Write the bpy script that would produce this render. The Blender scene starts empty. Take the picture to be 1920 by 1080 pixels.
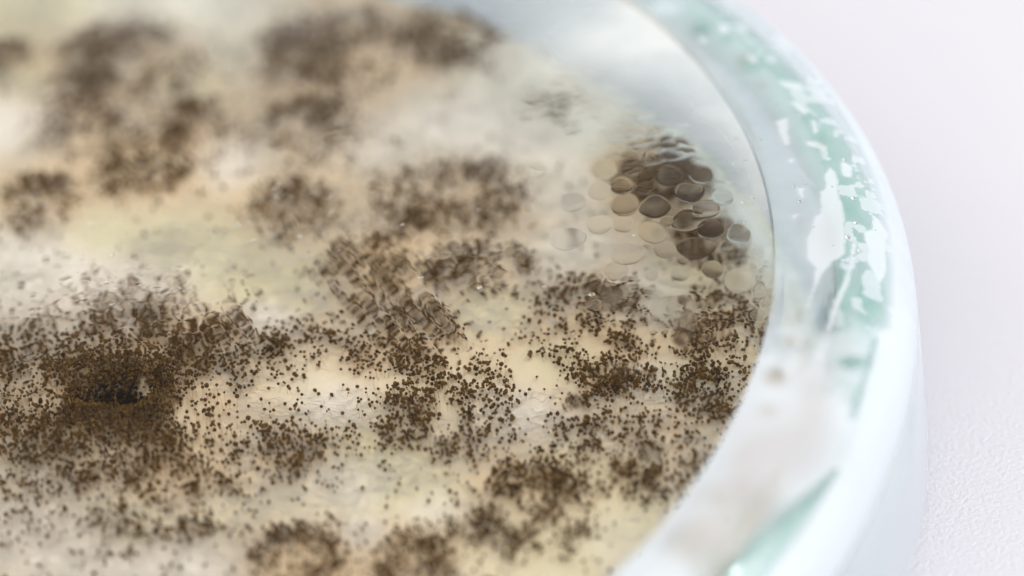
import bpy, bmesh, math, random
import numpy as np
from mathutils import Matrix, Vector

# 1 Blender unit = 1 centimetre
rng = np.random.default_rng(11)
random.seed(11)
sc = bpy.context.scene

# ------------------------------------------------------------------ camera
ELEV, ROLL, DIST, WIDTH = math.radians(35.5), math.radians(-8.7), 20.0, 5.2
fwd = np.array([0, math.cos(ELEV), -math.sin(ELEV)])
r0 = np.array([1.0, 0, 0]); u0 = np.cross(r0, fwd)
cr, sr = math.cos(ROLL), math.sin(ROLL)
right = cr*r0 + sr*u0
up = -sr*r0 + cr*u0
CAM = np.array([0, 0, 1.2]) - DIST*fwd
cd = bpy.data.cameras.new("camera")
cam = bpy.data.objects.new("camera", cd)
sc.collection.objects.link(cam)
cam.matrix_world = Matrix(((right[0], up[0], -fwd[0], CAM[0]),
                           (right[1], up[1], -fwd[1], CAM[1]),
                           (right[2], up[2], -fwd[2], CAM[2]),
                           (0, 0, 0, 1)))
cd.sensor_width = 36
cd.lens = 36*DIST/WIDTH
cd.clip_start = 0.1
cd.clip_end = 1000
cd.dof.use_dof = True
cd.dof.focus_distance = 20.08
cd.dof.aperture_fstop = 0.185
cd.dof.aperture_blades = 0
sc.camera = cam

# ------------------------------------------------------------------ world, lamps, exposure
w = bpy.data.worlds.new("World"); sc.world = w; w.use_nodes = True
nt = w.node_tree; nt.nodes.clear()
wo = nt.nodes.new("ShaderNodeOutputWorld"); bg = nt.nodes.new("ShaderNodeBackground")
geo = nt.nodes.new("ShaderNodeNewGeometry"); sp = nt.nodes.new("ShaderNodeSeparateXYZ")
rp = nt.nodes.new("ShaderNodeValToRGB")
# bright white room; dim patch added on the far side to weaken lid reflections
mth = nt.nodes.new("ShaderNodeVectorMath"); mth.operation = 'DOT_PRODUCT'; mth.inputs[1].default_value = (0.0, -0.80, -0.60)
nt.links.new(geo.outputs["Incoming"], mth.inputs[0])
nt.links.new(mth.outputs['Value'], rp.inputs[0])
rp.color_ramp.elements[0].position = 0.72; rp.color_ramp.elements[0].color = (1.0, 0.985, 0.945, 1)
rp.color_ramp.elements[1].position = 0.93; rp.color_ramp.elements[1].color = (0.06, 0.055, 0.05, 1)
nt.links.new(rp.outputs[0], bg.inputs[0]); bg.inputs[1].default_value = 1.47
nt.links.new(bg.outputs[0], wo.inputs[0])

def lamp(name, loc, target, size, power, col=(1, 1, 1)):
    l = bpy.data.lights.new(name, 'AREA'); l.shape = 'DISK'; l.size = size; l.energy = power; l.color = col
    o = bpy.data.objects.new(name, l); sc.collection.objects.link(o)
    o.location = loc
    o.rotation_euler = (Vector(target)-Vector(loc)).to_track_quat('-Z', 'Y').to_euler()
    return o
lamp("softbox_lamp", (24, 4, 34), (0, 0, 0), 20, 3300, (1, 0.985, 0.96))
lamp("small_lamp", (17, 9, 26), (0, 0, 0), 1.6, 900, (0.97, 0.98, 1))

sc.view_settings.view_transform = 'Standard'
sc.view_settings.look = 'None'
sc.view_settings.exposure = 0.34
sc.view_settings.gamma = 1
sc.view_settings.use_curve_mapping = False
sc.render.engine = 'CYCLES'
cy = sc.cycles
cy.max_bounces = 14; cy.transmission_bounces = 14; cy.transparent_max_bounces = 12
cy.diffuse_bounces = 4; cy.glossy_bounces = 4
cy.sample_clamp_indirect = 6
cy.use_denoising = True
try:
    cy.denoiser = 'OPENIMAGEDENOISE'
except Exception:
    pass

# ------------------------------------------------------------------ helpers
K = WIDTH/DIST/1920
def at(px, py, z):
    """where the line of sight through a photo point meets the level z"""
    v = fwd[:, None] + right[:, None]*((np.atleast_1d(px)-960)*K) - up[:, None]*((np.atleast_1d(py)-540)*K)
    t = (z-CAM[2])/v[2]
    return (CAM[:, None]+t*v).T
def to_px(P):
    d = P-CAM
    k = d@fwd
    return 960+(d@right)/k/K, 540-(d@up)/k/K

CX, CY = -2.94, 0.40          # axis of the dish
R_WIN, R_OUT = 4.35, 5.0      # flat pane of the lid, outside of the lid
Z_TOP = 1.30

def smooth(e0, e1, x):
    t = np.clip((x-e0)/(e1-e0), 0, 1)
    return t*t*(3-2*t)
_lat = {}
def vnoise(x, y, seed=0):
    if seed not in _lat:
        _lat[seed] = np.random.default_rng(1000+seed).random((256, 256))
    L = _lat[seed]
    xi = np.floor(x).astype(int); yi = np.floor(y).astype(int)
    fx = x-xi; fy = y-yi
    fx = fx*fx*fx*(fx*(fx*6-15)+10); fy = fy*fy*fy*(fy*(fy*6-15)+10)
    a = L[xi % 256, yi % 256]; b = L[(xi+1) % 256, yi % 256]
    c = L[xi % 256, (yi+1) % 256]; d = L[(xi+1) % 256, (yi+1) % 256]
    return (a*(1-fx)+b*fx)*(1-fy)+(c*(1-fx)+d*fx)*fy
def fbm(x, y, seed=0, o=4):
    s = 0; a = 0.5; n = 0
    for i in range(o):
        s = s+a*vnoise(x*2**i, y*2**i, seed*7+i); n += a; a *= 0.5
    return s/n

def tag(o, label=None, cat=None, group=None, kind=None):
    if label: o["label"] = label
    if cat: o["category"] = cat
    if group: o["group"] = group
    if kind: o["kind"] = kind
    return o
def empty(name, loc):
    o = bpy.data.objects.new(name, None); sc.collection.objects.link(o)
    o.location = loc; o.empty_display_size = 0.1
    return o
def link(name, me, mat, parent=None, smooth_=True):
    o = bpy.data.objects.new(name, me); sc.collection.objects.link(o)
    if mat is not None and not me.materials: me.materials.append(mat)
    if parent is not None:
        o.parent = parent
        o.matrix_parent_inverse = Matrix.Translation(-Vector(parent.location))
    return o
def np_mesh(name, V, F, smooth_=True):
    """V (n,3), F (m,k) all faces with k corners"""
    me = bpy.data.meshes.new(name)
    V = np.ascontiguousarray(V, np.float32); F = np.ascontiguousarray(F, np.int32)
    me.vertices.add(len(V)); me.vertices.foreach_set("co", V.ravel())
    me.loops.add(F.size); me.loops.foreach_set("vertex_index", F.ravel())
    me.polygons.add(len(F))
    me.polygons.foreach_set("loop_start", np.arange(len(F), dtype=np.int32)*F.shape[1])
    me.polygons.foreach_set("loop_total", np.full(len(F), F.shape[1], np.int32))
    me.polygons.foreach_set("use_smooth", np.full(len(F), smooth_, bool))
    me.update(calc_edges=True); me.validate()
    return me
def grid_faces(n, m, wrap=False):
    i = np.arange(n if wrap else n-1); j = np.arange(m-1)
    I, J = np.meshgrid(i, j, indexing='ij')
    a = I*m+J; b = ((I+1) % n)*m+J
    return np.stack([a, b, b+1, a+1], -1).reshape(-1, 4)
def lathe(name, prof, n=720):
    """closed solid of revolution about the dish axis; prof = list of (r, z)"""
    prof = np.array(prof); m = len(prof)
    t = np.arange(n)*2*math.pi/n
    V = np.stack([CX+np.cos(t)[:, None]*prof[:, 0], CY+np.sin(t)[:, None]*prof[:, 0], np.broadcast_to(prof[:, 1], (n, m))], -1).reshape(-1, 3)
    F = grid_faces(n, m, True)
    # close the profile loop
    a = np.arange(n)*m; b = ((np.arange(n)+1) % n)*m
    F = np.vstack([F, np.stack([a+m-1, b+m-1, b, a], -1)])
    me = np_mesh(name, V, F)
    bm = bmesh.new(); bm.from_mesh(me); bmesh.ops.recalc_face_normals(bm, faces=bm.faces); bm.to_mesh(me); bm.free()
    return me
def attr(me, name, vals):
    if vals.ndim == 2:
        a = me.attributes.new(name, 'FLOAT_COLOR', 'POINT')
        c = np.ones((len(vals), 4), np.float32); c[:, :3] = vals
        a.data.foreach_set("color", c.ravel())
    else:
        a = me.attributes.new(name, 'FLOAT', 'POINT')
        a.data.foreach_set("value", vals.astype(np.float32).ravel())

class N:
    def __init__(s, name):
        s.m = bpy.data.materials.new(name); s.m.use_nodes = True
        s.t = s.m.node_tree; s.t.nodes.clear()
        s.out = s.t.nodes.new("ShaderNodeOutputMaterial")
    def n(s, typ, **kw):
        x = s.t.nodes.new("ShaderNode"+typ)
        for k, v in kw.items():
            if k in x.inputs: x.inputs[k].default_value = v
            else: setattr(x, k, v)
        return x
    def l(s, a, b): s.t.links.new(a, b)

# ------------------------------------------------------------------ materials
def m_table():
    g = N("table_laminate")
    p = g.n("BsdfPrincipled", Roughness=0.30)
    tc = g.n("TexCoord")
    n1 = g.n("TexNoise", Scale=38.0, Detail=4.0, Roughness=0.6)
    n2 = g.n("TexNoise", Scale=0.35, Detail=2.0)
    cr_ = g.n("ValToRGB")
    cr_.color_ramp.elements[0].color = (0.545, 0.535, 0.595, 1); cr_.color_ramp.elements[1].color = (0.57, 0.56, 0.615, 1)
    b = g.n("Bump", Strength=0.55, Distance=0.02)
    g.l(tc.outputs["Object"], n1.inputs["Vector"]); g.l(tc.outputs["Object"], n2.inputs["Vector"])
    g.l(n2.outputs["Fac"], cr_.inputs[0]); g.l(cr_.outputs[0], p.inputs["Base Color"])
    g.l(n1.outputs["Fac"], b.inputs["Height"]); g.l(b.outputs[0], p.inputs["Normal"])
    g.l(p.outputs[0], g.out.inputs[0])
    return g.m
def m_glass(name, col, rough=0.0, ior=1.5):
    g = N(name)
    p = g.n("BsdfGlass", Roughness=rough, IOR=ior); p.inputs[0].default_value = (*col, 1)
    g.l(p.outputs[0], g.out.inputs[0])
    return g.m
def schlick(g):
    lw = g.n("LayerWeight", Blend=0.5)
    a = g.n("Math", operation='POWER'); a.inputs[1].default_value = 5
    b = g.n("Math", operation='MULTIPLY_ADD'); b.inputs[1].default_value = 0.9; b.inputs[2].default_value = 0.04
    g.l(lw.outputs["Facing"], a.inputs[0]); g.l(a.outputs[0], b.inputs[0])
    return b
def m_thin(name, col, fog_attr=False, fog=0.3, fogcol=(0.8, 0.82, 0.86)):
    """thin glass wall: clear with a coat reflection, fogged by a whitish film"""
    g = N(name)
    tr = g.n("BsdfTransparent"); tr.inputs[0].default_value = (*col, 1)
    gl = g.n("BsdfGlossy", Roughness=0.06); gl.inputs[0].default_value = (1, 1, 1, 1)
    fr = schlick(g)
    tc = g.n("TexCoord"); nz = g.n("TexNoise", Scale=3.0, Detail=4.0)
    g.l(tc.outputs["Object"], nz.inputs["Vector"])
    bp = g.n("Bump", Strength=0.25, Distance=0.02); g.l(nz.outputs["Fac"], bp.inputs["Height"])
    g.l(bp.outputs[0], gl.inputs["Normal"])
    mx = g.n("MixShader"); g.l(fr.outputs[0], mx.inputs[0]); g.l(tr.outputs[0], mx.inputs[1]); g.l(gl.outputs[0], mx.inputs[2])
    df = g.n("BsdfDiffuse"); df.inputs[0].default_value = (*fogcol, 1)
    tl = g.n("BsdfTranslucent"); tl.inputs[0].default_value = (*fogcol, 1)
    ms = g.n("MixShader"); ms.inputs[0].default_value = 0.45
    g.l(df.outputs[0], ms.inputs[1]); g.l(tl.outputs[0], ms.inputs[2])
    m2 = g.n("MixShader"); m2.inputs[0].default_value = fog
    if fog_attr:
        a = g.n("Attribute", attribute_name="fog"); c = g.n("Attribute", attribute_name="fogcol")
        g.l(a.outputs["Fac"], m2.inputs[0])
        g.l(c.outputs["Color"], df.inputs[0]); g.l(c.outputs["Color"], tl.inputs[0])
    g.l(mx.outputs[0], m2.inputs[1]); g.l(ms.outputs[0], m2.inputs[2])
    g.l(m2.outputs[0], g.out.inputs[0])
    return g.m
def m_teal():
    g = N("teal_glass_edge")
    c = (0.50, 0.755, 0.72, 1)
    df = g.n("BsdfDiffuse"); df.inputs[0].default_value = c
    tl = g.n("BsdfTranslucent"); tl.inputs[0].default_value = c
    ms = g.n("MixShader"); ms.inputs[0].default_value = 0.4
    gl = g.n("BsdfGlossy", Roughness=0.12); fr = schlick(g)
    tc = g.n("TexCoord"); nz = g.n("TexNoise", Scale=1.6, Detail=5.0, Roughness=0.65)
    rm = g.n("ValToRGB"); rm.color_ramp.elements[0].position = 0.35; rm.color_ramp.elements[1].position = 0.62
    rm.color_ramp.elements[0].color = (0.43, 0.66, 0.59, 1); rm.color_ramp.elements[1].color = (0.64, 0.76, 0.75, 1)
    g.l(tc.outputs["Object"], nz.inputs["Vector"]); g.l(nz.outputs["Fac"], rm.inputs[0])
    g.l(rm.outputs[0], df.inputs[0]); g.l(rm.outputs[0], tl.inputs[0])
    g.l(df.outputs[0], ms.inputs[1]); g.l(tl.outputs[0], ms.inputs[2])
    mx = g.n("MixShader"); g.l(fr.outputs[0], mx.inputs[0]); g.l(ms.outputs[0], mx.inputs[1]); g.l(gl.outputs[0], mx.inputs[2])
    g.l(mx.outputs[0], g.out.inputs[0])
    return g.m
def m_mat():
    g = N("mycelium")
    p = g.n("BsdfPrincipled", Roughness=0.8)
    p.inputs["Subsurface Weight"].default_value = 0.0
    a = g.n("Attribute", attribute_name="tint")
    tc = g.n("TexCoord")
    n1 = g.n("TexNoise", Scale=1.5, Detail=6.0, Roughness=0.6, Distortion=0.6)
    n2 = g.n("TexNoise", Scale=45.0, Detail=4.0, Roughness=0.7, Distortion=1.5)
    mp = g.n("Mapping"); mp.inputs["Scale"].default_value = (1, 1, 0.3)
    g.l(tc.outputs["Object"], mp.inputs[0])
    g.l(mp.outputs[0], n1.inputs["Vector"]); g.l(mp.outputs[0], n2.inputs["Vector"])
    mx = g.n("Mix", data_type='RGBA', blend_type='OVERLAY'); mx.inputs[0].default_value = 0.20
    g.l(a.outputs["Color"], mx.inputs[6]); g.l(n1.outputs["Color"], mx.inputs[7])
    hs = g.n("HueSaturation", Saturation=1.0)
    g.l(n1.outputs["Fac"], mx.inputs[7])
    g.l(mx.outputs[2], hs.inputs["Color"]); g.l(hs.outputs[0], p.inputs["Base Color"])
    b = g.n("Bump", Strength=0.5, Distance=0.012); g.l(n2.outputs["Fac"], b.inputs["Height"]); g.l(b.outputs[0], p.inputs["Normal"])
    g.l(p.outputs[0], g.out.inputs[0])
    return g.m
def m_simple(name, c1, c2, scale, rough=0.9, bump=0.0):
    g = N(name)
    p = g.n("BsdfPrincipled", Roughness=rough); p.inputs["Specular IOR Level"].default_value = 0.08
    ge = g.n("NewGeometry"); n1 = g.n("TexNoise", Scale=scale, Detail=3.0, Roughness=0.7)
    g.l(ge.outputs["Position"], n1.inputs["Vector"])
    r = g.n("ValToRGB"); r.color_ramp.elements[0].position = 0.32; r.color_ramp.elements[1].position = 0.68
    r.color_ramp.elements[0].color = (*c1, 1); r.color_ramp.elements[1].color = (*c2, 1)
    g.l(n1.outputs["Fac"], r.inputs[0]); g.l(r.outputs[0], p.inputs["Base Color"])
    if bump:
        n2 = g.n("TexNoise", Scale=260.0, Detail=2.0); g.l(ge.outputs["Position"], n2.inputs["Vector"])
        b = g.n("Bump", Strength=bump, Distance=0.003); g.l(n2.outputs["Fac"], b.inputs["Height"]); g.l(b.outputs[0], p.inputs["Normal"])
    g.l(p.outputs[0], g.out.inputs[0])
    return g.m
M_TABLE = m_table()
M_PANE = m_glass("clear_lid_glass", (1.0, 1.0, 1.0), 0.0, 1.4)
M_WATER = m_glass("water", (1, 1, 1), 0.0, 1.33)
M_SHOULDER = m_thin("fogged_lid_glass", (0.90, 0.955, 0.965), True)
M_WALL = m_thin("fogged_wall_glass", (0.96, 0.98, 0.985), False, 0.38, (0.82, 0.86, 0.925))
M_BASE = m_thin("base_glass", (0.95, 0.98, 0.98), False, 0.06, (0.88, 0.92, 0.92))
def m_mist():
    g = N("mist")
    tr = g.n("BsdfTransparent"); df = g.n("BsdfDiffuse"); tl = g.n("BsdfTranslucent")
    df.inputs[0].default_value = tl.inputs[0].default_value = (0.88, 0.90, 0.90, 1)
    ms = g.n("MixShader"); ms.inputs[0].default_value = 0.35; g.l(df.outputs[0], ms.inputs[1]); g.l(tl.outputs[0], ms.inputs[2])
    a = g.n("Attribute", attribute_name="fog"); m2 = g.n("MixShader")
    g.l(a.outputs["Fac"], m2.inputs[0]); g.l(tr.outputs[0], m2.inputs[1]); g.l(ms.outputs[0], m2.inputs[2]); g.l(m2.outputs[0], g.out.inputs[0])
    return g.m
M_MIST = m_mist()
M_TEAL = m_teal()
M_MAT = m_mat()
M_AGAR = m_simple("agar_gel", (0.74, 0.76, 0.62), (0.80, 0.80, 0.68), 2.0, 0.4)
M_HEAD = m_simple("spore_brown", (0.036, 0.018, 0.005), (0.19, 0.102, 0.030), 14.0, 0.95, 0.8)
M_HYPHA = m_simple("hypha_white", (0.78, 0.74, 0.64), (0.86, 0.82, 0.76), 3.0, 0.7)
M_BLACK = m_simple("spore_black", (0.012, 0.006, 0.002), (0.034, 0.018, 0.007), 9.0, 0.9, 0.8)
M_STALK = m_simple("stalk_pale", (0.50, 0.32, 0.15), (0.72, 0.54, 0.33), 4.0, 0.8)

# ------------------------------------------------------------------ table
me = bpy.data.meshes.new("table_surface")
me.from_pydata([(-150, -100, 0), (150, -100, 0), (150, 250, 0), (-150, 250, 0)], [], [(0, 1, 2, 3)])
t = link("table_surface", me, M_TABLE); tag(t, kind="structure", label="white lavender table top with a fine sparkling grain")

# ------------------------------------------------------------------ base dish
base = empty("petri_dish", (CX, CY, 0.004))
tag(base, "round glass bottom dish holding the moldy culture under the lid", "petri dish")
link("dish_floor", lathe("dish_floor", [(0.01, 0.02), (4.55, 0.02), (4.60, 0.06), (4.60, 0.10), (0.01, 0.10)], 360), M_BASE, base)
link("dish_wall", lathe("dish_wall", [(4.60, 0.03), (4.70, 0.06), (4.72, 0.98), (4.60, 0.98), (4.58, 0.12)], 720), M_BASE, base)
link("dish_rim", lathe("dish_rim", [(4.60, 0.985), (4.86, 0.985), (4.875, 1.02), (4.86, 1.05), (4.76, 1.10), (4.66, 1.12), (4.61, 1.10), (4.59, 1.05)], 720), M_TEAL, base)

# ------------------------------------------------------------------ colonies: where they grow, how wide, how dense
# px, py, rx, ry (photo pixels), heads, ring (0 full .. 1 hollow), height over the gel, label
COL = [
 (228, 772, 205, 165, 2700, 0.0, 0.50, "large domed mold colony with a black sunken crater at its middle"),
 (560, 640, 80, 45, 150, 0.0, 0.30, "small loose black speckled colony just right of the cratered colony"),
 (815, 735, 150, 110, 640, 0.15, 0.28, "sharp brown dotted colony between the cratered colony and the ringed colony"),
 (1225, 800, 185, 105, 780, 0.45, 0.20, "ringed mold colony with bare tan middle beside the lower right dish edge"),
 (995, 935, 115, 78, 430, 0.1, 0.24, "compact near black colony in front of the ringed colony"),
 (555, 820, 100, 58, 300, 0.0, 0.32, "clumpy dark colony diagonally in front of the cratered colony"),
 (560, 1035, 95, 60, 330, 0.1, 0.30, "blurred brown colony cut by the bottom edge of the picture, left of its twin"),
 (790, 1035, 100, 58, 330, 0.1, 0.28, "blurred brown colony cut by the bottom edge of the picture, right of its twin"),
 (300, 900, 170, 90, 760, 0.0, 0.36, "thin scattered brown colony on cream mycelium in front of the cratered colony"),
 (60, 830, 130, 80, 620, 0.0, 0.36, "brown colony at the left picture edge below the cratered colony"),
 (1360, 615, 105, 85, 600, 0.0, 0.22, "dense blackish colony pressed against the right rim of the culture"),
 (1110, 590, 130, 95, 560, 0.1, 0.24, "coarse brown colony left of the dense colony at the right rim"),
 (895, 490, 115, 50, 330, 0.0, 0.26, "wide flat dark colony above the small olive gap at the centre"),
 (700, 500, 110, 80, 330, 0.0, 0.32, "brown colony smeared by the diagonal water streaks on the lid"),
 (745, 615, 125, 60, 330, 0.0, 0.30, "dark speckled colony at the lower end of the water streaks"),
 (545, 375, 90, 55, 330, 0.1, 0.32, "soft dark brown colony at the upper end of the water streaks"),
 (840, 355, 155, 75, 600, 0.2, 0.26, "wide round brown colony with a lighter tan middle behind the picture centre"),
 (70, 360, 85, 52, 330, 0.0, 0.34, "dark blurred colony at the left picture edge behind the cratered colony"),
 (270, 300, 95, 60, 360, 0.1, 0.34, "tan brown colony right of the dark one at the left picture edge"),
 (225, 95, 150, 80, 700, 0.2, 0.32, "far blurred arch shaped brown colony in the upper left"),
 (350, 225, 80, 55, 330, 0.0, 0.32, "blurred grey brown colony in front of the arch shaped colony"),
 (150, 215, 90, 62, 330, 0.1, 0.32, "blurred tan colony left of the grey brown one"),
 (620, 75, 150, 85, 760, 0.2, 0.30, "far blurred brown ring colony with an orange tan middle at the top"),
 (590, 220, 110, 62, 380, 0.1, 0.30, "blurred pinkish brown colony in front of the far ring colony"),
 (850, 55, 105, 62, 520, 0.2, 0.26, "dark olive ring colony at the top near the pale far side of the dish"),
 (1035, 185, 60, 34, 90, 0.0, 0.10, "faint grey green spot colony alone on the pale upper right area"),
 (1240, 315, 92, 62, 2400, 0.0, 0.30, "very dark solid brown colony hidden behind the cluster of flat water drops"),
 (1325, 445, 75, 50, 300, 0.0, 0.22, "small black brown colony under the lower right water drops"),
 (10, 95, 45, 36, 150, 0.0, 0.30, "dark brown colony cut by the left picture edge near the top"),
 (-60, 700, 110, 110, 330, 0.0, 0.38, "speckled colony reaching in from beyond the left picture edge"),
 (1135, 705, 85, 30, 110, 0.0, 0.20, "short arc of black heads just behind the ringed colony"),
 (1330, 735, 70, 45, 120, 0.0, 0.18, "loose dark patch between the dense rim colony and the ringed colony"),
 (420, 650, 120, 60, 200, 0.0, 0.34, "scattered brown fringe on the right shoulder of the cratered colony"),
]
Z_GEL = 0.60
LIFT = 0.064      # how much the glass pane optically raises what lies under it
COVER = [1.15, .40, .58, .58, .78, .5, .68, .68, .40, .42, .70, .50, .6, .5, .55, .65, .6, .7, .5, .55, .5, .45, .55, .45, .6, .3, 1.7, 1.15, .8, .5, .6, .4, .5]
def base_z(x):
    return Z_GEL-0.065*np.clip(x, -3, 1.3)
R_CUL = 4.42
def dist_c(x, y): return np.hypot(x-CX, y-CY)
cols = []
for (px, py, rx, ry, n, ring, h, lab) in COL:
    zz = Z_GEL+0.1
    for _ in range(3):
        c = at(px, py, zz)[0]; zz = float(base_z(c[0]))+LIFT+(h*0.30+0.04 if cols else 0.06)
    c = at(px, py, zz)[0]; rx *= 1.02; ry *= 1.16
    cov = COVER[len(cols)]
    if py < 330 and len(cols) < 25: rx *= 1.10; ry *= 1.08; cov *= 1.18
    cols.append(dict(x=c[0], y=c[1], rx=rx/369*1.0, ry=ry/369/0.60, n=int(cov*math.pi*rx*ry/369**2/(math.pi*0.0088**2)), ring=ring, h=h, lab=lab))
crater = cols[0]

def mat_h(x, y):
    """height of the mycelium"""
    z = base_z(x)+0*y
    s = np.zeros(np.shape(x))
    for c in cols:
        q = ((x-c['x'])/(c['rx']*1.15))**2+((y-c['y'])/(c['ry']*1.15))**2
        s = s+(np.exp(-q)*c['h']*0.30)**3
    z = z+s**(1/3)
    q = ((x-crater['x'])/0.18)**2+((y-crater['y'])/0.13)**2
    z = z-0.15*np.exp(-q*q)
    z = z+0.035*(fbm(x*2.2+9, y*2.2+5, 3)-0.5)+0.02*(fbm(x*9, y*9, 4)-0.5)
    return z-0.16*smooth(R_CUL-0.28, R_CUL, dist_c(x, y))

# tints read off the photograph, spread softly over the mycelium: (px,py,r,kind)
TINT = {
 'olive': (0.78, 0.72, 0.48), 'white': (0.94, 0.88, 0.80), 'tan': (0.80, 0.62, 0.41), 'cream': (0.88, 0.79, 0.59),
 'pale': (0.82, 0.82, 0.74), 'brown': (0.46, 0.33, 0.14)}
SPOT = [
 (450, 490, 80, 'olive'), (560, 530, 60, 'olive'), (200, 440, 60, 'olive'), (330, 450, 60, 'olive'), (20, 150, 60, 'olive'), (90, 10, 80, 'olive'),
 (920, 575, 60, 'olive'), (760, 900, 90, 'olive'), (1060, 680, 60, 'olive'), (1280, 720, 60, 'olive'), (1430, 450, 60, 'olive'), (1240, 965, 90, 'olive'),
 (1000, 1000, 100, 'olive'), (700, 850, 70, 'olive'), (1100, 880, 60, 'olive'), (350, 150, 60, 'olive'), (1300, 520, 60, 'olive'), (250, 975, 60, 'olive'),
 (500, 600, 40, 'white'), (30, 560, 50, 'white'), (60, 640, 60, 'white'), (40, 480, 70, 'white'), (200, 130, 50, 'pale'), (260, 30, 90, 'pale'),
 (420, 20, 80, 'pale'), (450, 100, 60, 'pale'), (30, 230, 70, 'white'), (430, 300, 60, 'white'), (700, 270, 60, 'white'), (830, 230, 70, 'white'), (960, 280, 80, 'white'),
 (1050, 360, 60, 'white'), (1050, 480, 60, 'white'), (1210, 560, 60, 'white'), (930, 120, 80, 'pale'), (1120, 210, 100, 'pale'), (1380, 300, 90, 'pale'),
 (1420, 380, 60, 'pale'), (960, 200, 70, 'pale'), (630, 760, 60, 'white'), (970, 770, 60, 'white'), (1230, 710, 40, 'white'), (660, 900, 60, 'white'),
 (60, 950, 110, 'white'), (200, 1040, 110, 'white'), (350, 1060, 80, 'white'), (420, 960, 60, 'cream'), (820, 960, 50, 'white'), (230, 850, 50, 'white'),
 (560, 950, 60, 'cream'), (680, 1000, 40, 'white'), (900, 1060, 50, 'cream'), (1150, 1000, 60, 'cream'), (1240, 1060, 60, 'white'), (1300, 930, 60, 'white'),
 (620, 90, 130, 'tan'), (600, 230, 90, 'tan'), (860, 380, 110, 'tan'), (180, 230, 110, 'tan'), (260, 100, 110, 'tan'), (80, 360, 70, 'tan'), (540, 370, 80, 'tan'), (1320, 440, 60, 'brown'), (200, 720, 150, 'tan'), (990, 930, 80, 'tan'), (560, 1040, 90, 'tan'), (790, 1040, 90, 'tan'), (900, 490, 80, 'tan'), (350, 240, 70, 'tan'), (840, 30, 50, 'tan'), (170, 300, 50, 'tan'), (320, 330, 60, 'tan'), (280, 110, 50, 'tan'),
 (750, 560, 70, 'tan'), (1110, 560, 60, 'tan'), (1210, 800, 80, 'tan'), (830, 740, 100, 'cream'), (200, 560, 120, 'white'), (230, 660, 100, 'tan'), (200, 800, 90, 'olive'),
 (60, 860, 80, 'cream'), (1240, 320, 90, 'brown'), (1245, 330, 60, 'brown'), (420, 700, 50, 'tan'), (1340, 620, 60, 'tan'), (240, 710, 20, 'white'), (550, 700, 60, 'cream')]
def tint(x, y, z):
    px, py = to_px(np.stack([x, y, z+LIFT], -1))
    W = np.full(x.shape, 0.04); Cc = np.ones(x.shape+(3,))*np.array(TINT['cream'])*0.04
    for (sx, sy, r, k) in SPOT:
        q = ((px-sx)/r)**2+((py-sy)/(r*0.62))**2
        ww = np.exp(-q*0.9)
        W = W+ww; Cc = Cc+ww[..., None]*np.array(TINT[k])
    for c in cols:      # the mat is tan where the colonies are old
        ww = 0.8*np.exp(-((x-c['x'])/(c['rx']*0.95))**2-((y-c['y'])/(c['ry']*0.95))**2)
        W = W+ww; Cc = Cc+ww[..., None]*np.array(TINT['tan' if c['lab'][:5] != 'faint' else 'pale'])
    m = smooth(4.12, 4.36, dist_c(x, y))[..., None]*smooth(0.3, 1.2, y)[..., None]
    return Cc/W[..., None]*(1-m)+np.array((0.80, 0.84, 0.81))*m

# the disc with its tint and relief
def disc_grid(n, R):
    u = np.linspace(-1, 1, n); U, V = np.meshgrid(u, u, indexing='ij')
    return CX+R*U*np.sqrt(1-V*V/2), CY+R*V*np.sqrt(1-U*U/2)
cul = empty("agar_culture", (CX, CY, 0.12))
tag(cul, "round agar plate covered with cream and olive mycelium inside the dish", "agar culture")
n = 620
X, Y = disc_grid(n, R_CUL)
Z = mat_h(X, Y)
V = np.stack([X, Y, Z], -1).reshape(-1, 3)
me = np_mesh("mycelium_mat", V, grid_faces(n, n))
attr(me, "tint", tint(X, Y, Z).reshape(-1, 3))
link("mycelium_mat", me, M_MAT, cul)
link("agar_gel", lathe("agar_gel", [(0.01, 0.11), (4.50, 0.11), (4.53, 0.16), (4.50, 0.30), (4.30, 0.25), (0.01, 0.25)], 360), M_AGAR, cul)

# cottony threads lying on the mat
m = 60000
a = rng.random(m)*6.283; q = np.sqrt(rng.random(m))*(R_CUL-0.1)
hx = CX+np.cos(a)*q; hy = CY+np.sin(a)*q
keep = (hx > -3.2) & (hx < 1.6) & (fbm(hx*1.8, hy*1.8, 90) > 0.40); hx = hx[keep]; hy = hy[keep]; m = len(hx)
dirn = rng.random(m)*6.283; seg = 0.030+0.035*rng.random(m); ctr = []
for k in range(5):
    ctr.append(np.stack([hx, hy, mat_h(hx, hy)+0.004+0.022*rng.random(m)], -1))
    dirn = dirn+rng.normal(0, 0.5, m); hx = hx+np.cos(dirn)*seg; hy = hy+np.sin(dirn)*seg
ctr = np.stack(ctr, 1)
off = np.stack([np.stack([np.cos(t_)*np.ones(m), np.sin(t_)*np.ones(m)*0.6, np.sin(t_)*np.ones(m)*0.8], -1) for t_ in (0, 2.094, 4.189)], 1)*0.0012
vv = (ctr[:, :, None, :]+off[:, None, :, :]).reshape(m, 15, 3)
ff = np.array([[3*l+i, 3*l+(i+1) % 3, 3*l+3+(i+1) % 3, 3*l+3+i] for l in range(4) for i in range(3)])
o = link("hyphae", np_mesh("hyphae", vv.reshape(-1, 3), (ff[None]+(np.arange(m)*15)[:, None, None]).reshape(-1, 4)), M_HYPHA, cul)
tag(o, "cottony pale threads over the agar", kind="stuff")

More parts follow.
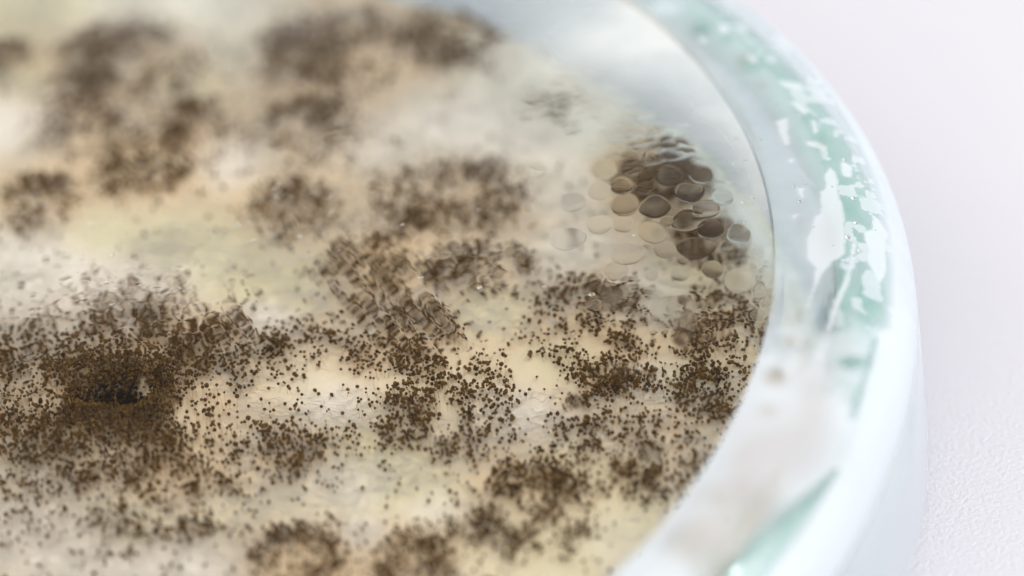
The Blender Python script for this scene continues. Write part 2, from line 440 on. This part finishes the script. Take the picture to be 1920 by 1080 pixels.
# ------------------------------------------------------------------ spore heads
def ico(sub, seed=None, bump=0.0):
    bm = bmesh.new(); bmesh.ops.create_icosphere(bm, subdivisions=sub, radius=1)
    v = np.array([q.co[:] for q in bm.verts]); f = np.array([[q.index for q in p.verts] for p in bm.faces])
    bm.free()
    if bump:
        v = v*(1+bump*(np.random.default_rng(seed).random(len(v))-0.5))[:, None]
    return v, f
ICO = [ico(2, s, 0.35) for s in range(8)]
def heads_mesh(name, P, R):
    vs = []; fs = []; o = 0
    for k in range(8):
        p = P[k::8]; r = R[k::8]
        if not len(p): continue
        v, f = ICO[k]
        vv = p[:, None, :]+r[:, None, None]*v[None]
        vs.append(vv.reshape(-1, 3)); fs.append((f[None]+(np.arange(len(p))*len(v))[:, None, None]+o).reshape(-1, 3)); o += len(p)*len(v)
    return np_mesh(name, np.vstack(vs), np.vstack(fs))
def stalk_mesh(name, P, B, rad=0.0013):
    a = np.array([0, 2.094, 4.189]); ring = np.stack([np.cos(a), np.sin(a), 0*a], -1)*rad
    mid = (P+B)/2+rng.normal(0, 0.006, P.shape)
    vv = np.stack([B[:, None]+ring*1.4, mid[:, None]+ring, P[:, None]+ring*0.8], 1).reshape(len(P), 9, 3)
    f = []
    for lv in (0, 3):
        for i in range(3):
            j = (i+1) % 3; f.append([lv+i, lv+j, lv+3+j, lv+3+i])
    f = np.array(f)
    return np_mesh(name, vv.reshape(-1, 3), (f[None]+(np.arange(len(P))*9)[:, None, None]).reshape(-1, 4))
protos = []
for s in range(4):
    v, f = ico(3, 50+s, 0.30)
    pm = np_mesh("spore_head", v, f); pm.materials.append(M_HEAD); protos.append(pm)

HR = 0.0073
for ci, c in enumerate(cols):
    N_ = c['n']; pts = []
    tries = 0
    while len(pts) < N_ and tries < 400:
        tries += 1
        m = 200
        g = np.abs(rng.normal(0, 1, m)); ang = rng.random(m)*2*math.pi
        rad = np.where(rng.random(m) < 0.58, 0.5+0.42*rng.random(m)+0.12*g, np.sqrt(rng.random(m))*0.8) if c['ring'] > 0.3 else np.sqrt(rng.random(m))*(0.76+0.22*g)
        if ci == 0: rad = rng.random(m)**1.12*(0.62+0.66*g)
        x = c['x']+np.cos(ang)*rad*c['rx']; y = c['y']+np.sin(ang)*rad*c['ry']
        keep = (vnoise(x*7, y*7, 21+ci % 5)*0.6+vnoise(x*16, y*16, 31)*0.4 > 0.30+0.18*rng.random(m)) & (dist_c(x, y) < R_CUL-0.07)
        if ci == 0: keep |= rad < 0.45
        for qx, qy in zip(x[keep], y[keep]):
            k = 1+rng.integers(0, 3)
            for _ in range(k):
                pts.append((qx+rng.normal(0, 0.022), qy+rng.normal(0, 0.030)))
    pts = np.array(pts[:N_])
    # strays between the colonies
    m = int(14+N_*0.07); a = rng.random(m)*6.283; q = 0.8+np.abs(rng.normal(0, 0.6, m))
    pts = np.vstack([pts, np.stack([c['x']+np.cos(a)*q*c['rx'], c['y']+np.sin(a)*q*c['ry']], -1)])
    if ci == 0:      # crater lined with crowded heads
        a = rng.random(1100)*2*math.pi; rr = rng.random(1100)**0.5
        pts = np.vstack([pts, np.stack([c['x']+0.02+np.cos(a)*rr*0.30, c['y']-0.02+np.sin(a)*rr*0.24], -1)])
        a = rng.random(950)*2*math.pi; rr = np.sqrt(rng.random(950))*(0.8+0.25*np.abs(rng.normal(0, 1, 950)))
        hc = at(225, 600, 1.0)[0]
        hp = np.stack([hc[0]+np.cos(a)*rr*0.66, hc[1]+np.sin(a)*rr*0.52], -1)
        pts = np.vstack([pts, hp[vnoise(hp[:, 0]*9, hp[:, 1]*9, 19) > 0.35]])
        # a bare white gap on the crater's upper right
        gp = np.array([c['x']+0.13, c['y']+0.09])
        pts = pts[((pts[:, 0]-gp[0])/0.050)**2+((pts[:, 1]-gp[1])/0.048)**2 > 0.1+1.3*vnoise(pts[:, 0]*30, pts[:, 1]*30, 77)]
    pts = pts[dist_c(pts[:, 0], pts[:, 1]) < R_CUL-0.05]
    hz = mat_h(pts[:, 0], pts[:, 1])
    q = ((pts[:, 0]-c['x'])/c['rx'])**2+((pts[:, 1]-c['y'])/c['ry'])**2
    lift = (0.015+0.26*c['h']*rng.random(len(pts))*np.exp(-q*0.5))
    if ci == 0:
        qq = ((pts[:, 0]-c['x'])/0.26)**2+((pts[:, 1]-c['y'])/0.2)**2
        lift = np.where(qq < 1, 0.02+0.05*rng.random(len(pts)), lift)
    R = HR*np.clip(np.exp(rng.normal(0, 0.27, len(pts))), 0.40, 1.75)
    B = np.stack([pts[:, 0], pts[:, 1], hz-0.01], -1)
    P = np.stack([pts[:, 0]+rng.normal(0, 0.012, len(pts)), pts[:, 1]+rng.normal(0, 0.012, len(pts)), hz+lift], -1)
    P[:, 2] = np.minimum(P[:, 2], 1.10)
    root = empty("mold_colony", (c['x'], c['y'], float(mat_h(np.array([c['x']]), np.array([c['y']]))[0])))
    tag(root, c['lab'], "mold colony", "mold colonies")
    # sharpness decides which heads show as single ones
    depth = (P-CAM)@fwd
    fx, fy = to_px(P)
    vis = (fx > 0) & (fx < 1920) & (fy > 0) & (fy < 1080)
    blur = np.abs(depth-20.08)
    order = np.argsort(blur+np.where(vis, 0, 9))
    inner = np.zeros(len(P), bool)
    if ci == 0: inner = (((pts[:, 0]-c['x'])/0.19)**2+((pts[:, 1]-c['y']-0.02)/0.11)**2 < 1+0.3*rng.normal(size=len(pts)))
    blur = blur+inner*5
    single = np.zeros(len(P), bool)
    if np.median(blur) < 0.85:
        single[[i for i in order[:100] if vis[i]]] = True
    for i in np.where(single)[0]:
        o = bpy.data.objects.new("spore_head", protos[i % 4]); sc.collection.objects.link(o)
        o.parent = root; o.location = Vector(P[i])-Vector(root.location); o.scale = (R[i],)*3
        o.rotation_euler = (0, 0, float(i))
    rest = ~single & ~inner
    if ci == 0:
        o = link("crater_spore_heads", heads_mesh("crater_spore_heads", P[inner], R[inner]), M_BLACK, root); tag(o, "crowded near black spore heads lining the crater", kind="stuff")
    o = link("spore_heads", heads_mesh("spore_heads", P[rest], R[rest]), M_HEAD, root); tag(o, kind="stuff")
    o = link("stalks", stalk_mesh("stalks", P, B), M_STALK, root); tag(o, kind="stuff")

# ------------------------------------------------------------------ lid
lid = empty("dish_lid", (CX, CY, 0.06))
tag(lid, "wet glass lid with fogged rounded shoulder over the moldy dish", "lid")
# the pane: flat outside, beaded and streaked with condensation inside
STREAK = [ # px,py,rx,ry,amp  running diagonally
 (700, 500, 130, 90, 1.0), (560, 430, 70, 60, 0.7), (800, 590, 90, 50, 1.0), (430, 570, 45, 80, 1.0), (1000, 420, 60, 40, 0.3), (850, 640, 60, 30, 0.6)]
RIPPLE = [
 (230, 540, 200, 70, 1.0), (60, 560, 90, 60, 0.8), (300, 590, 120, 60, 0.8), (1290, 610, 60, 40, 0.8), (1150, 560, 60, 40, 0.6), (900, 490, 90, 40, 0.6),
 (1230, 260, 130, 50, 1.3), (1050, 190, 90, 50, 0.7), (930, 80, 80, 40, 0.6), (150, 170, 60, 30, 0.4), (1440, 570, 25, 90, 0.9), (1380, 330, 60, 60, 0.5),
 (640, 250, 80, 30, 0.3), (1180, 690, 60, 20, 0.5), (30, 720, 50, 60, 0.5), (240, 900, 90, 40, 0.5), (1210, 850, 40, 30, 0.6), (1075, 755, 25, 20, 0.6)]
n = 760
X, Y = disc_grid(n, R_WIN)
fx, fy = to_px(np.stack([X, Y, np.full_like(X, Z_TOP-0.13+LIFT)], -1))
def msk(L):
    s = np.zeros_like(X)
    for (a, b, rx, ry, k) in L: s = np.maximum(s, k*np.exp(-((fx-a)/rx)**2-((fy-b)/ry)**2))
    return s
pa = at(560, 390, Z_TOP)[0]; pb = at(640, 480, Z_TOP)[0]; dd = (pb-pa)[:2]; dd /= np.hypot(*dd)
al = X*dd[0]+Y*dd[1]; ac = -X*dd[1]+Y*dd[0]
ac2 = ac+0.04*fbm(al*3, ac*3, 60)
ac3 = ac2+0.10*al; al3 = al+0.1*fbm(ac*4, al*4, 61)
st = 0.6*fbm(ac2*12, al3*0.9, 41, 3)+0.4*fbm(ac3*17+7, al3*1.3, 43, 3)
rx_ = 0.80*X+0.6*Y+0.06*fbm(X*8, Y*8, 50, 3); ry_ = -0.6*X+0.80*Y+0.06*fbm(X*8+30, Y*8, 51, 3)
ri = 0.5*fbm(rx_*14, ry_*12, 44, 2)+0.5*fbm(X*10-Y*5+3*fbm(X*4, Y*4, 52), Y*11+X*4, 45, 2)
film = msk(STREAK)*0.0150*(st-0.5)+msk(RIPPLE)*0.0095*(ri-0.5)+0.0010*(fbm(X*5, Y*5, 47, 2)-0.5)
ZB = Z_TOP-0.13+film
e = np.zeros_like(X, bool); e[0] = e[-1] = True; e[:, 0] = e[:, -1] = True
ZB[e] = Z_TOP-0.13
Vb = np.stack([X, Y, ZB], -1).reshape(-1, 3)
Fb = grid_faces(n, n)[:, ::-1]
# top uses a coarse copy of the boundary loop as one flat face
loop = np.concatenate([np.arange(n)*n, (n-1)*n+np.arange(1, n), (np.arange(n-2, -1, -1))*n+n-1, np.arange(n-2, 0, -1)])
tv = Vb[loop].copy(); tv[:, 2] = Z_TOP
L_ = len(loop); cidx = len(Vb)+L_
Vp = np.vstack([Vb, tv, [[CX, CY, Z_TOP]]])
i0 = np.arange(L_); i1 = (i0+1) % L_
side = np.stack([loop[i0], loop[i1], len(Vb)+i1, len(Vb)+i0], -1)
top = np.stack([len(Vb)+i0, len(Vb)+i1, np.full(L_, cidx)], -1)
me = bpy.data.meshes.new("top_pane")
Lv = np.concatenate([Fb.ravel(), side.ravel(), top.ravel()]).astype(np.int32)
ls = np.concatenate([np.arange(len(Fb)+L_)*4, (len(Fb)+L_)*4+np.arange(L_)*3]).astype(np.int32)
lt = np.concatenate([np.full(len(Fb)+L_, 4), np.full(L_, 3)]).astype(np.int32)
sm = np.concatenate([np.ones(len(Fb), bool), np.zeros(2*L_, bool)])
me.vertices.add(len(Vp)); me.vertices.foreach_set("co", Vp.astype(np.float32).ravel())
me.loops.add(len(Lv)); me.loops.foreach_set("vertex_index", Lv)
me.polygons.add(len(ls)); me.polygons.foreach_set("loop_start", ls); me.polygons.foreach_set("loop_total", lt)
me.polygons.foreach_set("use_smooth", sm)
me.update(calc_edges=True); me.validate()
sharp = me.attributes.new("sharp_edge", 'BOOLEAN', 'EDGE') if "sharp_edge" not in me.attributes else me.attributes["sharp_edge"]
ev = np.empty(len(me.edges)*2, np.int32); me.edges.foreach_get("vertices", ev); ev = ev.reshape(-1, 2)
isb = np.zeros(len(Vp), bool); isb[loop] = True; isb[len(Vb):] = True
sharp.data.foreach_set("value", (isb[ev[:, 0]] & isb[ev[:, 1]]))
link("top_pane", me, M_PANE, lid)

# a breath of mist on the outside of the pane, thickened far right to lighten the grey wall behind
nm = 320
MX, MY = disc_grid(nm, R_WIN-0.05)
fx, fy = to_px(np.stack([MX, MY, np.full_like(MX, Z_TOP+0.004)], -1))
mist = 0*MX
for (a, b, rx, ry, k) in [(1310, 20, 230, 130, .52), (1340, 190, 90, 90, .28), (1430, 230, 60, 150, .34), (1130, 90, 170, 80, .24), (900, 250, 230, 60, .10), (1430, 420, 40, 120, .15), (400, 20, 300, 60, .12), (40, 230, 120, 60, .10)]:
    mist = mist+k*np.exp(-((fx-a)/rx)**2-((fy-b)/ry)**2)
mist = np.clip(mist*(0.6+0.8*fbm(MX*3, MY*3, 95)), 0, 0.62)
me = np_mesh("mist_film", np.stack([MX, MY, np.full_like(MX, Z_TOP+0.004)], -1).reshape(-1, 3), grid_faces(nm, nm))
attr(me, "fog", mist.ravel())
link("mist_film", me, M_MIST, lid)

# the fogged shoulder from the pane out and down to the wall
def prof(r):
    q = np.clip((r-R_WIN-0.003)/(R_OUT-R_WIN-0.003), 0, 1)
    return 0.92+(Z_TOP+0.008-0.92)*np.sqrt(np.maximum(1-q**2.6, 0))
tt = np.linspace(0, 1, 130)
rr_ = R_WIN-0.035+(R_OUT-R_WIN+0.035)*(1-(1-tt)**1.7)
ph = np.concatenate([np.linspace(-1.35, 1.5, 2300, endpoint=False), np.linspace(1.5, 2*math.pi-1.35, 400, endpoint=False)])
nphi = len(ph)
PH, RR = np.meshgrid(ph, rr_, indexing='ij')
SX = CX+np.cos(PH)*RR; SY = CY+np.sin(PH)*RR; SZ = prof(RR)
qx, qy = to_px(np.stack([SX, SY, SZ], -1))
def gs(L):
    s = np.zeros_like(qx)
    for (a, b, rx, ry, k) in L: s = s+k*np.exp(-((qx-a)/rx)**2-((qy-b)/ry)**2)
    return s
warp = 9*(fbm(SX*7, SY*7, 70, 3)-0.5); wx = qx+warp; wy = qy+9*(fbm(SX*7+40, SY*7, 71, 3)-0.5)
def poly(P):
    """1 inside a photo-traced smear outline, crisp edge"""
    P = np.array(P, float); ins = np.zeros(qx.shape, bool)
    x0, y0 = P.min(0)-12; x1, y1 = P.max(0)+12
    sel = (qx > x0) & (qx < x1) & (qy > y0) & (qy < y1)
    a = wx[sel]; b = wy[sel]; r = np.zeros(a.shape, bool)
    for i in range(len(P)):
        (ax, ay), (bx, by) = P[i], P[(i+1) % len(P)]
        c = ((ay > b) != (by > b)) & (a < (bx-ax)*(b-ay)/(by-ay+1e-9)+ax)
        r ^= c
    ins[sel] = r
    return ins.astype(float)
T = lambda L, k=0.2963, ox=1380, oy=300: [(ox+x*k, oy+y*k) for x, y in L]
SMEAR = [
 T([(545, 90), (590, 45), (630, 80), (660, 190), (690, 350), (700, 480), (690, 590), (600, 660), (540, 740), (500, 860), (460, 950), (430, 940), (480, 800), (490, 690), (430, 630), (430, 500), (480, 430), (490, 350), (530, 330), (520, 200), (560, 180)]),
 T([(350, 335), (410, 330), (375, 410)]),
 T([(365, 175), (430, 170), (440, 240), (400, 250)]),
 T([(385, 62), (400, 62), (510, 170), (500, 178)]),
 T([(830, 310), (870, 350), (910, 380), (950, 450), (960, 700), (900, 800), (820, 620), (830, 560), (800, 460), (810, 440), (850, 430), (865, 370)]),
 T([(735, 500), (770, 520), (760, 600), (720, 780), (650, 950), (600, 1080), (560, 1080), (640, 850), (700, 700)]),
 T([(655, 20), (700, 30), (740, 60), (735, 80), (690, 60)]), T([(660, 85), (745, 95), (740, 115), (670, 108)]),
 T([(570, 620), (640, 595), (650, 650), (655, 730), (615, 735)], 0.3704, 1240, 0), T([(720, 710), (800, 710), (850, 740), (840, 770), (790, 745), (730, 735)], 0.3704, 1240, 0),
 T([(755, 610), (790, 610), (800, 660), (775, 675)], 0.3704, 1240, 0), T([(590, 400), (710, 420), (715, 470), (620, 450)], 0.3704, 1240, 0),
 T([(640, 500), (700, 520), (750, 560), (740, 590), (690, 560)], 0.3704, 1240, 0), T([(185, 170), (240, 180), (240, 220), (190, 210)], 0.3704, 1240, 0),
 T([(280, 120), (340, 130), (340, 175), (290, 165)], 0.3704, 1240, 0), T([(430, 270), (490, 290), (480, 330), (430, 310)], 0.3704, 1240, 0),
 T([(905, 820), (960, 840), (975, 890), (930, 900), (900, 870)], 0.3704, 1240, 0), T([(635, 800), (675, 805), (665, 830), (640, 825)], 0.3704, 1240, 0),
]
pat = np.zeros_like(qx)
for P in SMEAR: pat = np.maximum(pat, poly(P))
for _ in range(4):
    pat = (pat+np.roll(pat, 1, 0)+np.roll(pat, -1, 0)+np.roll(pat, 1, 1)+np.roll(pat, -1, 1))/5
spk = smooth(0.60, 0.63, fbm(SX*9, SY*9, 80, 4))*smooth(4.60, 4.66, RR)*smooth(900, 500, qy)
film_f = 0.58-0.30*smooth(4.58, 4.66, RR)*(1-smooth(4.84, 4.88, RR))+0.20*smooth(4.86, 4.92, RR)
lowfog = smooth(520, 700, qy+160*(fbm(SX*3, SY*3, 75)-0.5)*2)*0.42*(0.55+0.9*fbm(SX*1.5, SY*1.5, 78))
mott = 0.22*(fbm(SX*4, SY*4, 76)-0.5)
fog = film_f+lowfog+mott
# where the low fog is wiped away (green and clear gaps) or thick
fog = fog-gs([ (1600, 680, 26, 13, .95), (1630, 560, 16, 30, .8), (1625, 610, 14, 20, .4), (1600, 740, 18, 24, .4),
              (1460, 700, 16, 22, .35), (1320, 55, 22, 16, .5), (1360, 70, 12, 10, .4), (1410, 120, 22, 14, .4), (1615, 470, 12, 28, .4), (1560, 560, 30, 90, .25), (1390, 960, 50, 50, .3), (1310, 1040, 60, 60, .35)])
def seg(ax, ay, bx, by, w0, w1, k):
    t_ = np.clip(((qx-ax)*(bx-ax)+(qy-ay)*(by-ay))/((bx-ax)**2+(by-ay)**2), 0, 1)
    d_ = np.hypot(qx-ax-t_*(bx-ax), qy-ay-t_*(by-ay))
    return k*np.exp(-(d_/(w0+(w1-w0)*t_))**2.4)
fog = fog-seg(1568, 885, 1375, 1100, 10, 42, 1.0)-seg(1560, 560, 1500, 700, 12, 18, .3)-seg(1640, 640, 1600, 780, 8, 10, .5)
fog = fog+gs([(1500, 900, 60, 60, .4), (1560, 850, 60, 60, .4), (1500, 760, 60, 50, .4), (1600, 1000, 60, 80, .4), (1660, 800, 60, 160, .4), (1250, 15, 30, 14, .5)])
fog = np.clip(np.maximum(fog, np.maximum(pat*0.82, spk*0.65)), 0.05, 0.96)
fc = np.ones(qx.shape+(3,))*np.array((0.63, 0.70, 0.76))
whit = np.clip(np.maximum(pat, spk)+lowfog*1.6+smooth(4.86, 4.92, RR), 0, 1)[..., None]
fc = fc*(1-whit)+np.array((0.78, 0.815, 0.885))*whit
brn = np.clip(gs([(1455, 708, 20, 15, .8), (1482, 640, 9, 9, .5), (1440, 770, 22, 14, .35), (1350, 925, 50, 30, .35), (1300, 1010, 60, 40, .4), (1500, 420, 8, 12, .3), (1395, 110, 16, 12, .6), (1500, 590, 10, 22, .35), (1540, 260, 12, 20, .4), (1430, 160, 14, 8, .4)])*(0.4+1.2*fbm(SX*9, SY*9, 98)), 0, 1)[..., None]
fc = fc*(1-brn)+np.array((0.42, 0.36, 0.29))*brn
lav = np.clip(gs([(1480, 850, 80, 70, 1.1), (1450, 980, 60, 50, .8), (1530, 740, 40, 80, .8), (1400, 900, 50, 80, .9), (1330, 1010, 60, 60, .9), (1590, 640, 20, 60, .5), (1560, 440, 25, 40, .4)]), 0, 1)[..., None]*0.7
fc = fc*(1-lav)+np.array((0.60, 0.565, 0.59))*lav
V = np.stack([SX, SY, SZ], -1)
me = np_mesh("shoulder", V.reshape(-1, 3), grid_faces(nphi, len(rr_), True))
attr(me, "fog", fog.ravel()); attr(me, "fogcol", fc.reshape(-1, 3))
link("shoulder", me, M_SHOULDER, lid)
link("side_wall", lathe("side_wall", [(R_OUT, 0.915), (R_OUT+0.005, 0.6), (R_OUT+0.005, 0.12), (R_OUT-0.02, 0.06), (R_OUT-0.09, 0.06), (R_OUT-0.10, 0.12), (R_OUT-0.10, 0.6), (R_OUT-0.10, 0.90)], 900), M_WALL, lid)

# ------------------------------------------------------------------ drops hanging under the pane
ZU = Z_TOP-0.13-0.006
def drop_mesh(name, r, sx=1.0, sy=1.0, ang=0.5, irr=0.06, seed=0, nr=18, na=48, edge=0.009):
    """a flat-topped cap: liquid hanging from the glass"""
    g = np.random.default_rng(seed)
    a = np.arange(na)*2*math.pi/na
    w_ = 1+irr*sum(g.normal(0, 1)/k*np.cos(k*a+g.random()*6.28) for k in (2, 3, 4))
    h = r*math.tan(ang/2); Rs = (r*r+h*h)/(2*h)
    V = [(0, 0, -h-edge*r)]; F = []
    for i in range(1, nr+1):
        q = math.sin(i/nr*math.pi/2)*r
        z = -(math.sqrt(Rs*Rs-q*q)-(Rs-h))-edge*r*(1-min(1, q/r)**14)
        for k in range(na): V.append((q*w_[k]*math.cos(a[k])*sx, q*w_[k]*math.sin(a[k])*sy, z))
    for k in range(na): F.append((0, 1+(k+1) % na, 1+k))
    for i in range(nr-1):
        for k in range(na):
            b = 1+i*na; c = 1+(i+1)*na; k2 = (k+1) % na
            F.append((b+k, b+k2, c+k2, c+k))
    F.append(tuple(1+(nr-1)*na+k for k in range(na)))
    me = bpy.data.meshes.new(name); me.from_pydata(V, [], F)
    bm = bmesh.new(); bm.from_mesh(me)
    bmesh.ops.recalc_face_normals(bm, faces=bm.faces)
    for f in bm.faces: f.smooth = len(f.verts) < 6
    for e_ in bm.edges:
        if any(len(f.verts) > 6 for f in e_.link_faces): e_.smooth = False
    bm.to_mesh(me); bm.free()
    me.materials.append(M_WATER)
    return me
DROPS = [
 (1065, 447, 33, 1.05, .85, "leftmost large clear drop on the pale area left of the drop cluster"),
 (1124, 420, 24, 1, 1, "pale round drop between the leftmost large drop and the brown cluster"),
 (1169, 420, 20, 1, 1, "cream drop just right of the pale round drop"),
 (1224, 435, 27, 1, 1, "grey pink drop with dark lower edge left of the olive round drop"),
 (1178, 475, 29, 1.1, .9, "lens shaped clear drop with bright rim below the cream drop"),
 (1247, 467, 21, 1, 1, "olive round drop with a thin bright outline"),
 (1305, 464, 32, 1.15, .8, "dark brown pointed oval drop right of the olive round drop"),
 (1332, 430, 25, 1, 1, "dark brown oval drop above the pointed oval drop"),
 (1385, 438, 23, 1, 1, "half grey half black drop at the right end of the cluster"),
 (1363, 463, 12, 1, 1, "small dark drop under the half grey drop"),
 (1124, 358, 22, 1, 1, "beige drop at the left side of the brown cluster"),
 (1074, 378, 25, 1, 1, "faint whitish drop left of the beige drop"),
 (1133, 318, 24, 1, 1, "khaki drop on the upper left corner of the brown cluster"),
 (1184, 313, 22, 1, 1, "brown drop right of the khaki corner drop"),
 (1166, 348, 22, 1, 1, "olive brown drop right of the beige drop"),
 (1172, 383, 27, 1.05, 1, "khaki drop with dark left edge low in the brown cluster"),
 (1228, 387, 28, 1.05, 1, "drop half khaki half dark brown in the lower middle of the cluster"),
 (1293, 359, 27, 1, 1, "deep brown drop near the right side of the cluster"),
 (1323, 392, 25, 1.1, .9, "tan drop below the deep brown drop"),
 (1255, 330, 26, 1, 1, "orange tan drop in the middle of the brown cluster"),
 (1316, 328, 22, 1, 1, "olive drop on the upper right side of the cluster"),
 (1210, 350, 19, 1, 1, "dark brown drop in the left middle of the cluster"),
 (1290, 414, 30, 1.1, .85, "large chocolate brown drop above the pointed oval drop"),
 (1250, 414, 13, 1, 1, "small chocolate drop attached left of the large chocolate drop"),
 (1009, 319, 17, 1, 1, "lone pinkish drop far left of the cluster near the ring shaped colony"),
 (1155, 507, 23, 1, .9, "two toned dark drop with bright streak below the lens shaped drop"),
 (1222, 514, 13, 1, 1, "small round drop right of the two toned drop"),
 (1275, 513, 17, 1, 1, "small yellow olive drop under the pointed oval drop"),
 (1336, 505, 20, 1, 1, "round olive drop with outline right of the yellow olive drop"),
 (1388, 526, 28, 1, 1, "large faint drop beside the right pane edge, lowest right of the group"),
 (1262, 576, 34, 1.35, .75, "wide pale grey drop with ragged ends lying alone below the cluster"),
 (1280, 487, 10, 1, 1, "tiny brown drop under the pointed oval drop"),
 (1147, 553, 22, 1, .9, "wrinkled brown drop over the coarse brown colony"),
 (1290, 598, 20, .8, 1.1, "curled drop with dark rings beside the dense rim colony"),
 (1277, 636, 14, 1, 1, "ring shaped small drop below the curled drop"),
 (1205, 268, 24, 1.3, .5, "flattened brown drop with a bright sliver at the top of the cluster"),
 (1270, 290, 26, 1.3, .6, "wide dark drop with a bright glint at the top right of the cluster"),
 (1225, 300, 20, 1.2, .7, "brown drop between the two flattened top drops"),
 (1355, 370, 20, 1, 1, "pale olive drop off the right side of the cluster"),
 (1140, 90, 16, 1.4, .5, "thin blue grey sliver drop on the pale upper right glass"),
 (1378, 262, 10, 1.5, .7, "small bright glinting drop above the pane edge"),
 (1425, 345, 9, 1.2, .8, "small glinting drop on the right pane edge"),
]
used = []
for i, (px, py, r, sx, sy, lab) in enumerate(DROPS):
    rr = r/369*1.02
    p = at(px, py, ZU+LIFT)[0]; p[2] = ZU
    me = drop_mesh("water_drop", rr, sx, sy*1.38, 0.09+0.08*((i*37) % 10)/10, 0.07, i)
    o = link("water_drop", me, None); o.location = (p[0], p[1], ZU-0.0004*(i % 9))
    tag(o, lab, "water drop", "flat water drops under the lid")
    used.append((px, py, r))
# fine beads
bead = [drop_mesh("water_bead", 1.0, 1, 1, 1.0, 0.05, 300+s, 6, 16, 0) for s in range(4)]
def dome_mesh(seed):
    g = np.random.default_rng(seed); me = bpy.data.meshes.new("water_bead"); bm = bmesh.new()
    bmesh.ops.create_icosphere(bm, subdivisions=3, radius=1)
    for v in bm.verts: v.co.z = v.co.z*(0.55 if v.co.z > 0 else 0.08); v.co.x *= 1+0.1*math.sin(seed+2*v.co.y)
    for f in bm.faces: f.smooth = True
    bm.to_mesh(me); bm.free(); me.materials.append(M_WATER); return me
dome = [dome_mesh(i) for i in range(3)]
zones = [(330, 330, 240, 110, 70), (560, 300, 160, 110, 40), (760, 480, 160, 90, 24), (1380, 380, 60, 90, 20), (130, 420, 130, 60, 26), (1250, 260, 110, 60, 14), (1000, 500, 200, 60, 14), (240, 520, 160, 40, 20)]
for (a, b, rx, ry, k) in zones:
    for _ in range(k):
        px = rng.normal(a, rx*0.7); py = rng.normal(b, ry*0.7)
        if px < 5 or any(math.hypot(px-ux, (py-uy)*1.6) < ur+8 for ux, uy, ur in used): continue
        p = at(px, py, ZU+LIFT)[0]; p[2] = ZU
        if dist_c(p[0], p[1]) > R_WIN-0.05: continue
        rr = 0.0055+0.010*rng.random()**3
        used.append((px, py, rr*369))
        o = bpy.data.objects.new("water_bead", bead[rng.integers(0, 4)]); sc.collection.objects.link(o)
        o.location = p; o.scale = (rr, rr, rr); o.rotation_euler = (0, 0, rng.random()*6)
        tag(o, "tiny round bead of condensation on the underside of the lid", "water bead", "tiny beads under the lid")

shb = [(1490, 350, 5), (1412, 371, 4), (1500, 378, 6), (1512, 345, 3), (1424, 262, 6), (1380, 258, 4), (1545, 268, 3), (1583, 300, 5), (1600, 372, 7), (1605, 418, 6), (1560, 350, 3), (1525, 425, 4),
       (1447, 442, 3), (1470, 500, 3), (1600, 478, 5), (1562, 460, 3), (1444, 535, 4), (1513, 640, 4), (1640, 430, 4), (1500, 218, 5), (1455, 195, 4), (1398, 300, 5), (1590, 445, 8), (1612, 470, 6), (1700, 470, 3), (1716, 520, 3)]
for i, (px, py, r) in enumerate(shb):
    z = 1.25
    for _ in range(6):
        p = at(px, py, z)[0]; z = float(prof(dist_c(p[0], p[1])))+0.002
    if dist_c(p[0], p[1]) > R_OUT-0.03: continue
    o = bpy.data.objects.new("water_bead", dome[i % 3]); sc.collection.objects.link(o)
    rr = r/369*0.8; o.location = (p[0], p[1], z); o.scale = (rr, rr, rr)
    nrm = Vector(((p[0]-CX), (p[1]-CY), 0)).normalized()
    e1 = 0.01; rd = dist_c(p[0], p[1]); sl = float(prof(rd+e1)-prof(rd-e1))/(2*e1)
    nv = (nrm*(-sl)+Vector((0, 0, 1))).normalized()
    o.rotation_euler = nv.to_track_quat('Z', 'Y').to_euler()
    tag(o, "small glassy bead of water sitting on the fogged shoulder of the lid", "water bead", "beads on the lid shoulder")
